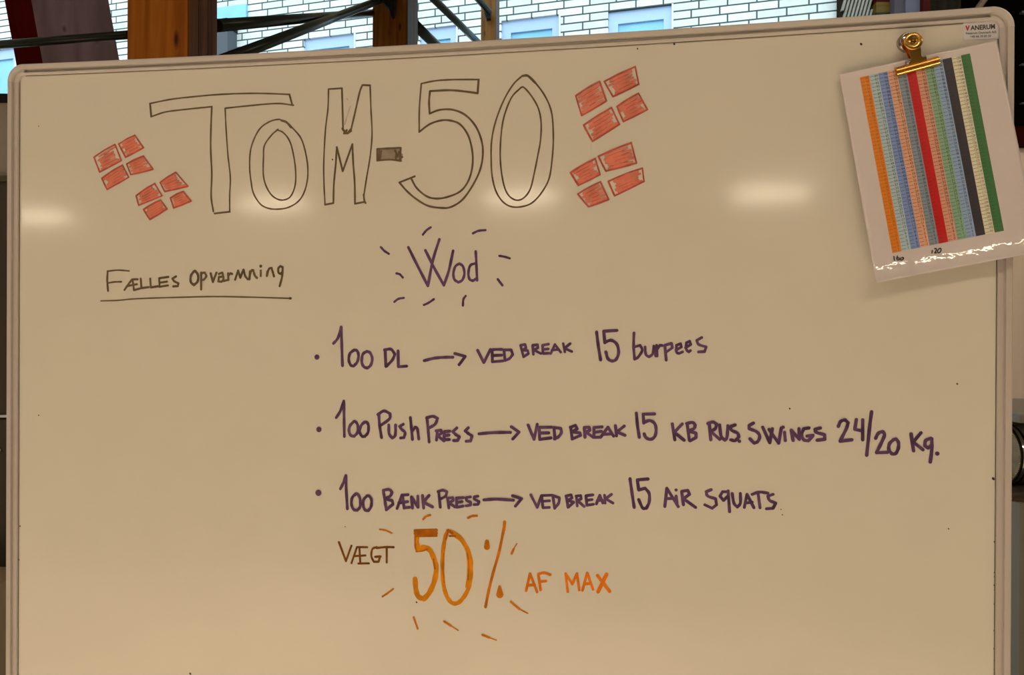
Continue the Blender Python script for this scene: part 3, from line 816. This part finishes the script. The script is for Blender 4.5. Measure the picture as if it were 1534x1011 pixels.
mb.build('handwritten_numeral', [M['ink_rust'], M['ink_orange']], board, recalc=False)['label'] = 'bold orange numeral 0'
mb = MB(); draw(mb, ZN, "w5 1275,105 1270,160; w4.4 1270,150 1235,320 1195,460 1160,600 1138,715; ", 4)
for (u0, v0, u1, v1, wa, wb) in ((1148, 246, 1148, 284, 6.6, 9.4), (1239, 568, 1240, 626, 4.0, 11.2)):
    for k in range(9):
        t = k / 8
        draw(mb, ZN, 'w%.2f %.1f,%.1f' % (wa + (wb - wa) * t, u0 + (u1 - u0) * t, v0 + (v1 - v0) * t), 4)
mb.build('percent_sign', M['ink_dash'], board, recalc=False)['label'] = 'dark orange percent sign'
for s in ("w3.4 690,85 712,64 740,55", "w3.8 1012,75 1040,62 1075,60", "w2.6 378,158 420,165 465,185", "w3.6 1325,332 1340,298; w2 1340,298 1362,260", "w3.8 1320,678 1380,730; w2.4 1380,730 1440,760",
          "w3 398,640 440,612 475,585", "w3.4 622,790 650,870", "w3.2 840,818 890,850; w2 890,850 942,883", "w3.4 1115,915 1165,935; w2.2 1165,935 1215,953"):
    write('accent_dash', ZN, s, 3.4, 'ink_dash', 'orange dash around the percentage')
write('handwritten_word', ZO, "445,580 475,450; 475,450 528,590; 455,540 510,535; 538,460 555,575; 538,455 580,445 628,460; 545,512 595,508", 4.0, 'ink_redorange', 'orange word AF')
write('handwritten_word', ZO, "745,450 760,588; 745,450 795,530; 795,530 830,450; 830,450 848,575; 872,578 908,445; 908,445 952,570; 885,530 935,525; w5 985,465 1078,585; w5.4 1055,455 990,588", 4.0, 'ink_redorange', 'orange word MAX')

# ---- red block drawings
def lerp(a, b_, t): return tuple(a[i] + (b_[i] - a[i]) * t for i in range(2))
def flag_block(z, c, parent, rows=5):
    c = [(z.ox + x / z.k, z.oy + y / z.k) for (x, y) in c]
    tl, tr, brr, bl = c
    mb = MB(); mb.mi = 1
    for k in range(rows):
        t = (k + 0.75) / (rows + 0.35)
        a, b_ = lerp(tl, bl, t), lerp(tr, brr, t)
        s0, s1 = random.uniform(0.07, 0.22), random.uniform(0.78, 0.95)
        p, q_ = lerp(a, b_, s0), lerp(a, b_, s1)
        mid = lerp(p, q_, 0.5)
        wv = random.uniform(2.8, 5.2)
        ribbon(mb, catmull([p, (mid[0], mid[1] - random.uniform(0.2, 1.0)), q_]), wv)
        if random.random() < 0.75:
            p2 = lerp(lerp(tl, bl, min(1, t + 0.12)), lerp(tr, brr, min(1, t + 0.12)), random.uniform(0.15, 0.4))
            ribbon(mb, [q_, p2], 2.6)
    mb.mi = 0
    for k in range(rows - 1):
        t = (k + 1.0) / (rows + 0.1)
        a, b_ = lerp(tl, bl, t), lerp(tr, brr, t)
        ribbon(mb, [lerp(a, b_, random.uniform(0.15, 0.45)), lerp(a, b_, random.uniform(0.6, 0.9))], random.uniform(0.6, 1.0))
    for (a, b_) in ((tl, tr), (tr, brr), (brr, bl), (bl, tl)):
        mid = lerp(a, b_, 0.5)
        bow = -1.0 if a in (tl,) else 0.3
        ribbon(mb, catmull([a, (mid[0], mid[1] + bow), b_]), random.uniform(2.2, 2.9))
    return mb.build('flag_block', [M['ink_red'], M['ink_red_fill']], parent, recalc=False)
FL = [(ZC, [[(130, 350), (330, 230), (390, 380), (185, 490)], [(365, 225), (518, 143), (600, 260), (430, 350)],
            [(205, 550), (400, 425), (460, 540), (255, 655)], [(440, 415), (600, 340), (690, 465), (480, 515)]]),
      (ZC, [[(530, 715), (705, 600), (775, 715), (555, 805)], [(757, 590), (905, 493), (1020, 625), (800, 675)],
            [(600, 845), (762, 755), (822, 840), (660, 940)], [(855, 735), (975, 675), (1050, 765), (885, 830)]]),
      (ZD, [[(95, 225), (245, 135), (288, 258), (132, 350)], [(275, 135), (470, 42), (492, 152), (330, 230)],
            [(145, 410), (320, 300), (370, 405), (200, 512)], [(355, 293), (490, 210), (547, 312), (395, 388)]]),
      (ZD, [[(62, 710), (218, 622), (248, 722), (112, 790)], [(238, 608), (445, 522), (478, 650), (285, 700)],
            [(108, 845), (250, 768), (303, 880), (175, 925)], [(300, 765), (515, 682), (526, 765), (340, 856)]])]
for (z, blocks) in FL:
    fl = empty('drawn_flag', (0, 0, 0), parent=board)
    fl['label'] = 'red hatched flag drawn in four blocks'
    for c in blocks:
        flag_block(z, c, fl)

# ---- specks and edge chips
mb = MB()
for (u, v, w) in ((1290, 66, 3.0), (1010, 66, 2.6), (955, 73, 2.0), (1434, 575, 2.2), (1488, 717, 3.4), (1421, 792, 1.8), (27.5, 838, 3.4),
                  (30, 788, 2.2), (58, 622, 2.0), (285, 1009, 3), (624, 902, 2.4), (1183, 612, 2.2), (1172, 771, 1.6), (1170, 763, 1.4),
                  (517, 789, 1.6), (498, 239, 2.0), (58, 189, 1.6), (28, 726, 1.8), (28, 650, 1.8),
                  (1490.6, 812, 3), (1490.6, 858, 2.6), (1490.5, 864, 2.4), (1490.5, 877, 3), (1490.3, 884, 2), (1490, 905, 2.2), (1490, 945, 2.6), (1490, 972, 2.8), (1490, 990, 2.4), (1490, 1003, 2.4)):
    ribbon(mb, [(u - w * 0.12, v - w * 0.15), (u + w * 0.12, v + w * 0.15)], w * 0.95)
mb.build('ink_specks', M['speck'], board, recalc=False)['label'] = 'dark specks and chips'

# ---- maker's sticker
def quad_pt(c, a, b_):
    tl, tr, brr, bl = c
    t = lerp(tl, tr, a); d = lerp(bl, brr, a)
    return lerp(t, d, b_)
def text_mesh(body, spacing=1.0, line=1.0, align='LEFT', offset=0.0):
    cu = bpy.data.curves.new('text', 'FONT')
    cu.body = body
    cu.space_character = spacing
    cu.space_line = line
    cu.align_x = align
    cu.resolution_u = 2
    cu.offset = offset
    ob = bpy.data.objects.new('text', cu)
    COL.objects.link(ob)
    dg = bpy.context.evaluated_depsgraph_get()
    me = bpy.data.meshes.new_from_object(ob.evaluated_get(dg))
    vv = [tuple(v.co) for v in me.vertices]
    ff = [tuple(p.vertices) for p in me.polygons]
    bpy.data.objects.remove(ob); bpy.data.meshes.remove(me); bpy.data.curves.remove(cu)
    return vv, ff
def norm(vv):
    xs_ = [v[0] for v in vv]; ys_ = [v[1] for v in vv]
    x0_, x1_, y0_, y1_ = min(xs_), max(xs_), min(ys_), max(ys_)
    return [((v[0] - x0_) / (x1_ - x0_), 1 - (v[1] - y0_) / (y1_ - y0_)) for v in vv]
SQ = [(1443, 34.3), (1495.6, 30.4), (1496.4, 58), (1443.5, 60)]
q = MB()
fr_ = [on_board(*quad_pt(SQ, a, b_), 0.0006) for (a, b_) in ((0, 0), (1, 0), (1, 1), (0, 1))]
bk_ = [on_board(*quad_pt(SQ, a, b_), 0.0001) for (a, b_) in ((0, 0), (1, 0), (1, 1), (0, 1))]
q.prism(bk_, fr_)
stk = q.build('sticker', M['sticker'], board)
stk['label'] = 'small white printed sticker'
def sticker_text(body, box, m, off=0.0):
    vv, ff = text_mesh(body, offset=off)
    a0, a1, b0, b1 = box
    mb = MB(); mb.add([on_board(*quad_pt(SQ, a0 + (a1 - a0) * x, b0 + (b1 - b0) * y), 0.0009) for (x, y) in norm(vv)], ff)
    mb.build('printed_line', M[m], stk, recalc=False)
sticker_text('V', (0.055, 0.185, 0.17, 0.47), 'print_red', 0.06)
sticker_text('ANERUM', (0.20, 0.90, 0.18, 0.46), 'print_dark', 0.03)
sticker_text('Vanerum Danmark A/S', (0.06, 0.93, 0.55, 0.68), 'print_dark', 0.012)
sticker_text('+45 66 10 60 30', (0.19, 0.78, 0.76, 0.88), 'print_dark', 0.012)

# ------------------------------------------------------------------ laminated chart hanging from the clip
SHEET = [(1257.5, 111), (1493.5, 60), (1558, 377), (1312.5, 423)]
NB = 120
phi = [math.radians(1.0 if t < 0.80 else 1.0 + 24.0 * ((t - 0.80) / 0.20) ** 1.25) for t in np.linspace(0, 1, NB + 1)]
gl = [0.010]
for i in range(NB):
    gl.append(gl[-1] + 0.30 / NB * math.tan((phi[i] + phi[i + 1]) / 2))
def sheet_lift(a, b_):
    x = min(max(b_, 0), 1) * NB
    i = min(int(x), NB - 1)
    g = gl[i] + (gl[i + 1] - gl[i]) * (x - i)
    wob = 0.0010 * math.sin(a * 7.0 + 1.0) * b_ + 0.00045 * math.sin(a * 31 + b_ * 9) * max(0, b_ - 0.8) * 5
    left = 0.004 * max(0, 0.25 - a) * 4 * b_
    return g + wob + left
def on_sheet(a, b_, up=0.0):
    u, v = quad_pt(SHEET, a, b_)
    return on_board(u, v, sheet_lift(a, b_) + up)
def sheet_ab(u, v):
    a, b_ = 0.5, 0.5
    for _ in range(12):
        p = np.array(quad_pt(SHEET, a, b_)); e = np.array([u, v]) - p
        da = (np.array(quad_pt(SHEET, a + 1e-4, b_)) - p) / 1e-4
        db = (np.array(quad_pt(SHEET, a, b_ + 1e-4)) - p) / 1e-4
        s = np.linalg.solve(np.array([da, db]).T, e)
        a += s[0]; b_ += s[1]
    return a, b_
# the chart is its own thing: its parts are modelled in a frame that coincides with the board's
chart = empty('laminated_chart', bc, (0, 0, -BTH))
cc = on_sheet(0.5, 0.0)
off = Vector((cc[0], cc[1], cc[2]))
chart.location = Vector(bc) + Vector(bex) * cc[0] + Vector(bey) * cc[1] + Vector((0, 0, cc[2]))
rel = lambda p: (p[0] - off.x, p[1] - off.y, p[2] - off.z)
tag(chart, 'laminated white sheet printed with twelve coloured number strips, hanging from the brass clip', 'chart')
def grid_patch(mb, f, na, nb):
    vv = [f(i / na, j / nb) for j in range(nb + 1) for i in range(na + 1)]
    ff = [(j * (na + 1) + i, j * (na + 1) + i + 1, (j + 1) * (na + 1) + i + 1, (j + 1) * (na + 1) + i) for j in range(nb) for i in range(na)]
    mb.add(vv, [f_[::-1] for f_ in ff])
mb = MB(); grid_patch(mb, lambda a, b_: rel(on_sheet(a, b_)), 60, 150)
page = mb.build('laminated_page', M['page'], chart, smooth=True, recalc=False)
md = page.modifiers.new('thickness', 'SOLIDIFY'); md.thickness = 0.0006; md.offset = -1
PR = [sheet_ab(*p) for p in ((1288, 116), (1453, 80), (1504, 345.5), (1337, 379))]
SC = [('orange', (196, 98, 10)), ('pale_green', (152, 152, 128)), ('blue', (110, 115, 145)), ('salmon', (198, 128, 82)),
      ('grey', (115, 113, 100)), ('red', (166, 4, 6)), ('salmon', (192, 120, 80)), ('green', (118, 134, 88)),
      ('light_blue', (126, 132, 148)), ('black', (45, 36, 34)), ('cream', (212, 180, 118)), ('dark_green', (52, 88, 38))]
ILL = (0.60, 0.43, 0.235)                       # warm light level used to turn display colours into paint
def paint(c): return tuple(min(0.92, x / l) for x, l in zip(srgb(*c), ILL))
for i, (nm, c) in enumerate(SC):
    m = mat('print_' + nm, paint(c), rough=0.45, coat=1.0, coat_rough=0.03, var=0.06, scale=(250, 250, 250))
    mb = MB()
    grid_patch(mb, lambda a, b_: rel(on_sheet(*quad_pt(PR, (i + a) / 12, b_), 0.0003)), 3, 60)
    st = mb.build('printed_strip', m, chart, smooth=True, recalc=False)
    st['label'] = '%s number strip' % nm.replace('_', ' ')
    dk = mat('tick_' + nm, tuple(x * (0.30 if nm not in ('red', 'black', 'dark_green', 'orange') else 0.62) for x in paint(c)), rough=0.5, coat=1.0)
    mb = MB(); rows = 50
    for r in range(rows):
        b0 = (r + 0.5) / rows
        mb.add([rel(on_sheet(*quad_pt(PR, (i + a) / 12, b_), 0.0005)) for (a, b_) in ((0.04, b0 - 0.0012), (0.50, b0 - 0.0012), (0.50, b0 + 0.0012), (0.04, b0 + 0.0012))], [(0, 1, 2, 3)])
    mb.build('tick_marks', dk, st, recalc=False)
    if nm not in ('red', 'black', 'dark_green'):
        body = '\n'.join('%d' % (100 - 2 * r - (i % 4)) if nm != 'cream' else '%d' % (150 - r) for r in range(rows))
        vv, ff = text_mesh(body, align='CENTER', offset=0.02)
        nv = norm(vv)
        mb = MB(); mb.add([rel(on_sheet(*quad_pt(PR, (i + 0.54 + 0.40 * x) / 12, 0.004 + 0.990 * y), 0.0005)) for (x, y) in nv], ff)
        mb.build('numerals', dk, st, recalc=False)
    else:
        pass
# handwritten numbers under the strips
ZP = Z(1250, 240, 5.056)
def on_chart_ribbon(mb, pts, w):
    P = catmull(pts) if len(pts) > 2 else [np.array(p, float) for p in pts]
    n = len(P); vv = []
    for i in range(n):
        d = P[min(i + 1, n - 1)] - P[max(i - 1, 0)]; d = d / (np.linalg.norm(d) + 1e-9)
        for s in (1, -1):
            p = P[i] + np.array([-d[1], d[0]]) * w / 2 * s
            vv.append(rel(on_sheet(*sheet_ab(*p), 0.0006)))
    mb.add(vv, [(2 * i, 2 * i + 1, 2 * i + 3, 2 * i + 2) for i in range(n - 1)])
M['pen'] = mat('black_pen_ink', (0.02, 0.02, 0.02), rough=0.4)
for (lab, strokes) in (('160', ("450,725 455,760", "478,722 472,745 482,756 492,748 484,738 474,742", "505,738 498,748 506,756 522,748 522,738 508,736")),
                       ('120', ("742,680 738,706", "756,672 768,668 772,680 758,704", "758,704 776,700", "795,668 782,684 784,700 798,698 808,680 804,668 795,668"))):
    mb = MB()
    for s in strokes:
        on_chart_ribbon(mb, [np.array(p) for p in ZP.pts(s)], 1.9)
    mb.build('handwritten_numeral', M['pen'], chart, recalc=False)['label'] = 'black handwritten number ' + lab

# ------------------------------------------------------------------ brass bulldog clip with magnet
c0 = on_board(1358.5, 64.5)
CT = math.radians(-13.5)
clip_m = Matrix.Translation(Vector(bc) + Vector(bex) * c0[0] + Vector(bey) * (PANEL) + Vector((0, 0, c0[2]))) @ Matrix.Rotation(-BTH, 4, 'Z') @ Matrix.Rotation(CT, 4, 'Y')
clip = empty('bulldog_clip')
clip.matrix_world = clip_m
tag(clip, 'brass bulldog clip on a round chrome magnet, gripping the laminated chart', 'clip')
q = MB(); q.lathe([(0, -0.0085), (0.0085, -0.0085), (0.0100, -0.0078), (0.0105, -0.0065), (0.0118, -0.0055), (0.0130, -0.004), (0.0132, -0.001), (0.0132, 0)], (0, 0, 0), (0, 1, 0), 40)
q.build('magnet', M['chrome'], clip, smooth=True)
q = MB(); q.lathe([(0.0088, -0.0086), (0.0104, -0.0098), (0.0112, -0.0086), (0.0106, -0.007)], (0, 0, 0), (0, 1, 0), 40)
q.build('magnet_rim', M['chrome'], clip, smooth=True)
def plate_outline(zk):
    pts = []
    for k in range(21):                         # rounded thumb tab
        t = math.radians(-35 + 250 * k / 20)
        pts.append((0.0112 * math.cos(t), zk + 0.0112 * math.sin(t)))
    pts += [(-0.0078, zk - 0.0085), (-0.0076, zk - 0.013), (-0.0068, zk - 0.018), (-0.0072, zk - 0.022), (-0.0105, zk - 0.0255), (-0.0105, zk - 0.028),
            (0.0105, zk - 0.028), (0.0105, zk - 0.0255), (0.0072, zk - 0.022), (0.0068, zk - 0.018), (0.0076, zk - 0.013), (0.0078, zk - 0.0085)]
    return pts
def clip_plate(name, yk, yj, th, zk=-0.0055):
    q = MB(); o_ = plate_outline(zk)
    yy = lambda z: yk + (yj - yk) * min(1, max(0, (zk - z) / 0.028))
    q.prism([(x, yy(z), z) for (x, z) in o_], [(x, yy(z) - th, z) for (x, z) in o_])
    return q.build(name, M['brass'], clip, bevel=0.0003)
clip_plate('front_plate', -0.0185, -0.0145, 0.0012)
clip_plate('back_plate', -0.0090, -0.0085, 0.0012)
q = MB()
prof = [(-0.0305, -0.0105), (-0.0312, -0.0125), (-0.0352, -0.0170), (-0.0372, -0.0172), (-0.0380, -0.0158), (-0.0384, -0.0138), (-0.0402, -0.0138),
        (-0.0408, -0.0158), (-0.0422, -0.0160), (-0.0432, -0.0146), (-0.0436, -0.0125), (-0.0400, -0.0105)]
q.prism([(-0.0275, y, z) for (z, y) in prof], [(0.0275, y, z) for (z, y) in prof])
q.build('front_jaw', M['brass'], clip, bevel=0.0003)
q = MB(); q.box((-0.0275, -0.0070, -0.0432), (0.0275, -0.0035, -0.0315)); q.build('back_jaw', M['brass_dark'], clip, bevel=0.0008)
q = MB(); q.tube((-0.0125, -0.0125, -0.0295), (0.0125, -0.0125, -0.0295), 0.0030, 16); o = q.build('spring', M['chrome'], clip)
for pl in o.data.polygons: pl.use_smooth = len(pl.vertices) == 4
q = MB(); q.lathe([(0.0116, -0.0190), (0.0116, -0.0202), (0.0108, -0.0210), (0.0060, -0.0212), (0.0052, -0.0204), (0, -0.0203)], (0, 0, -0.0055), (0, 1, 0), 40)
q.build('thumb_disc', M['brass'], clip, smooth=True)
q = MB(); q.lathe([(0.0034, -0.0200), (0.0030, -0.0210), (0.0018, -0.0216), (0, -0.0218)], (0, 0, -0.0055), (0, 1, 0), 20); q.build('rivet', M['brass_dark'], clip, smooth=True)

# ------------------------------------------------------------------ ceiling lights
def ceiling_light(x, y, rot, near, label):
    r = empty('ceiling_light', (x, y, CEIL), (0, 0, rot))
    q = MB(); q.box((-0.9 if near else -0.64, -0.13, -0.05), (0.9 if near else 0.64, 0.13, 0)); q.build('housing', M['housing'], r, bevel=0.005)
    q = MB()
    if near:
        q.box((-0.85, -0.085, -0.062), (0.85, 0.085, -0.05))
        q.build('diffuser', M['diffuser'], r)
        ld = bpy.data.lights.new('lamp', 'AREA')
        ld.shape = 'RECTANGLE'; ld.size = 1.7; ld.size_y = 0.15
        ld.energy = NEAR_WATTS; ld.color = WARM
        lo = bpy.data.objects.new('lamp', ld); COL.objects.link(lo); lo.parent = r
        lo.location = (0, 0, -0.07)
    else:
        q.tube((-0.50, 0, -0.11), (0.50, 0, -0.11), 0.034, 16)
        q.build('tube', M['tube'], r)
    tag(r, label, 'ceiling light', 'ceiling lights')
    return r
for (x, y) in ((-11.46, -7.65), (-6.74, -7.70), (-2.91, -8.34), (0.60, -9.03)):
    ceiling_light(x, y, -BTH, False, 'far fluorescent ceiling light, mirrored as a pale streak on the board')
for (x, y) in ((-6.7, -1.6), (-2.9, -1.6), (0.62, -1.6), (4.2, -1.6)):
    ceiling_light(x, y, 0, True, 'flat ceiling light over the floor in front of the board')
ceiling_light(2.7, 1.25, 0, True, 'added unseen light over the equipment rack, brightening the beige wall')  # added fill lamp, out of view, to brighten the beige partition
for (x, y) in ((-2.6, -0.4), (-1.1, -0.4), (0.5, -0.4)):  # added spots, out of view: light bounced off the floor lifts the board's bottom
    r = empty('added_bounce_spot', (x, y, CEIL))
    q = MB(); q.lathe([(0.07, 0), (0.07, -0.02), (0.055, -0.02), (0.05, -0.004), (0, -0.004)], (0, 0, 0), (0, 0, 1), 24); q.build('trim_ring', M['housing'], r)
    ld = bpy.data.lights.new('spot', 'SPOT'); ld.energy = DOWN_WATTS; ld.color = WARM
    ld.spot_size = math.radians(52); ld.spot_blend = 0.5; ld.shadow_soft_size = 0.05
    lo = bpy.data.objects.new('spot', ld); COL.objects.link(lo); lo.parent = r; lo.location = (0, 0, -0.03)
    tag(r, 'added unseen spot on the floor, its bounce brightening the lower board', 'ceiling light', 'added bounce spots')
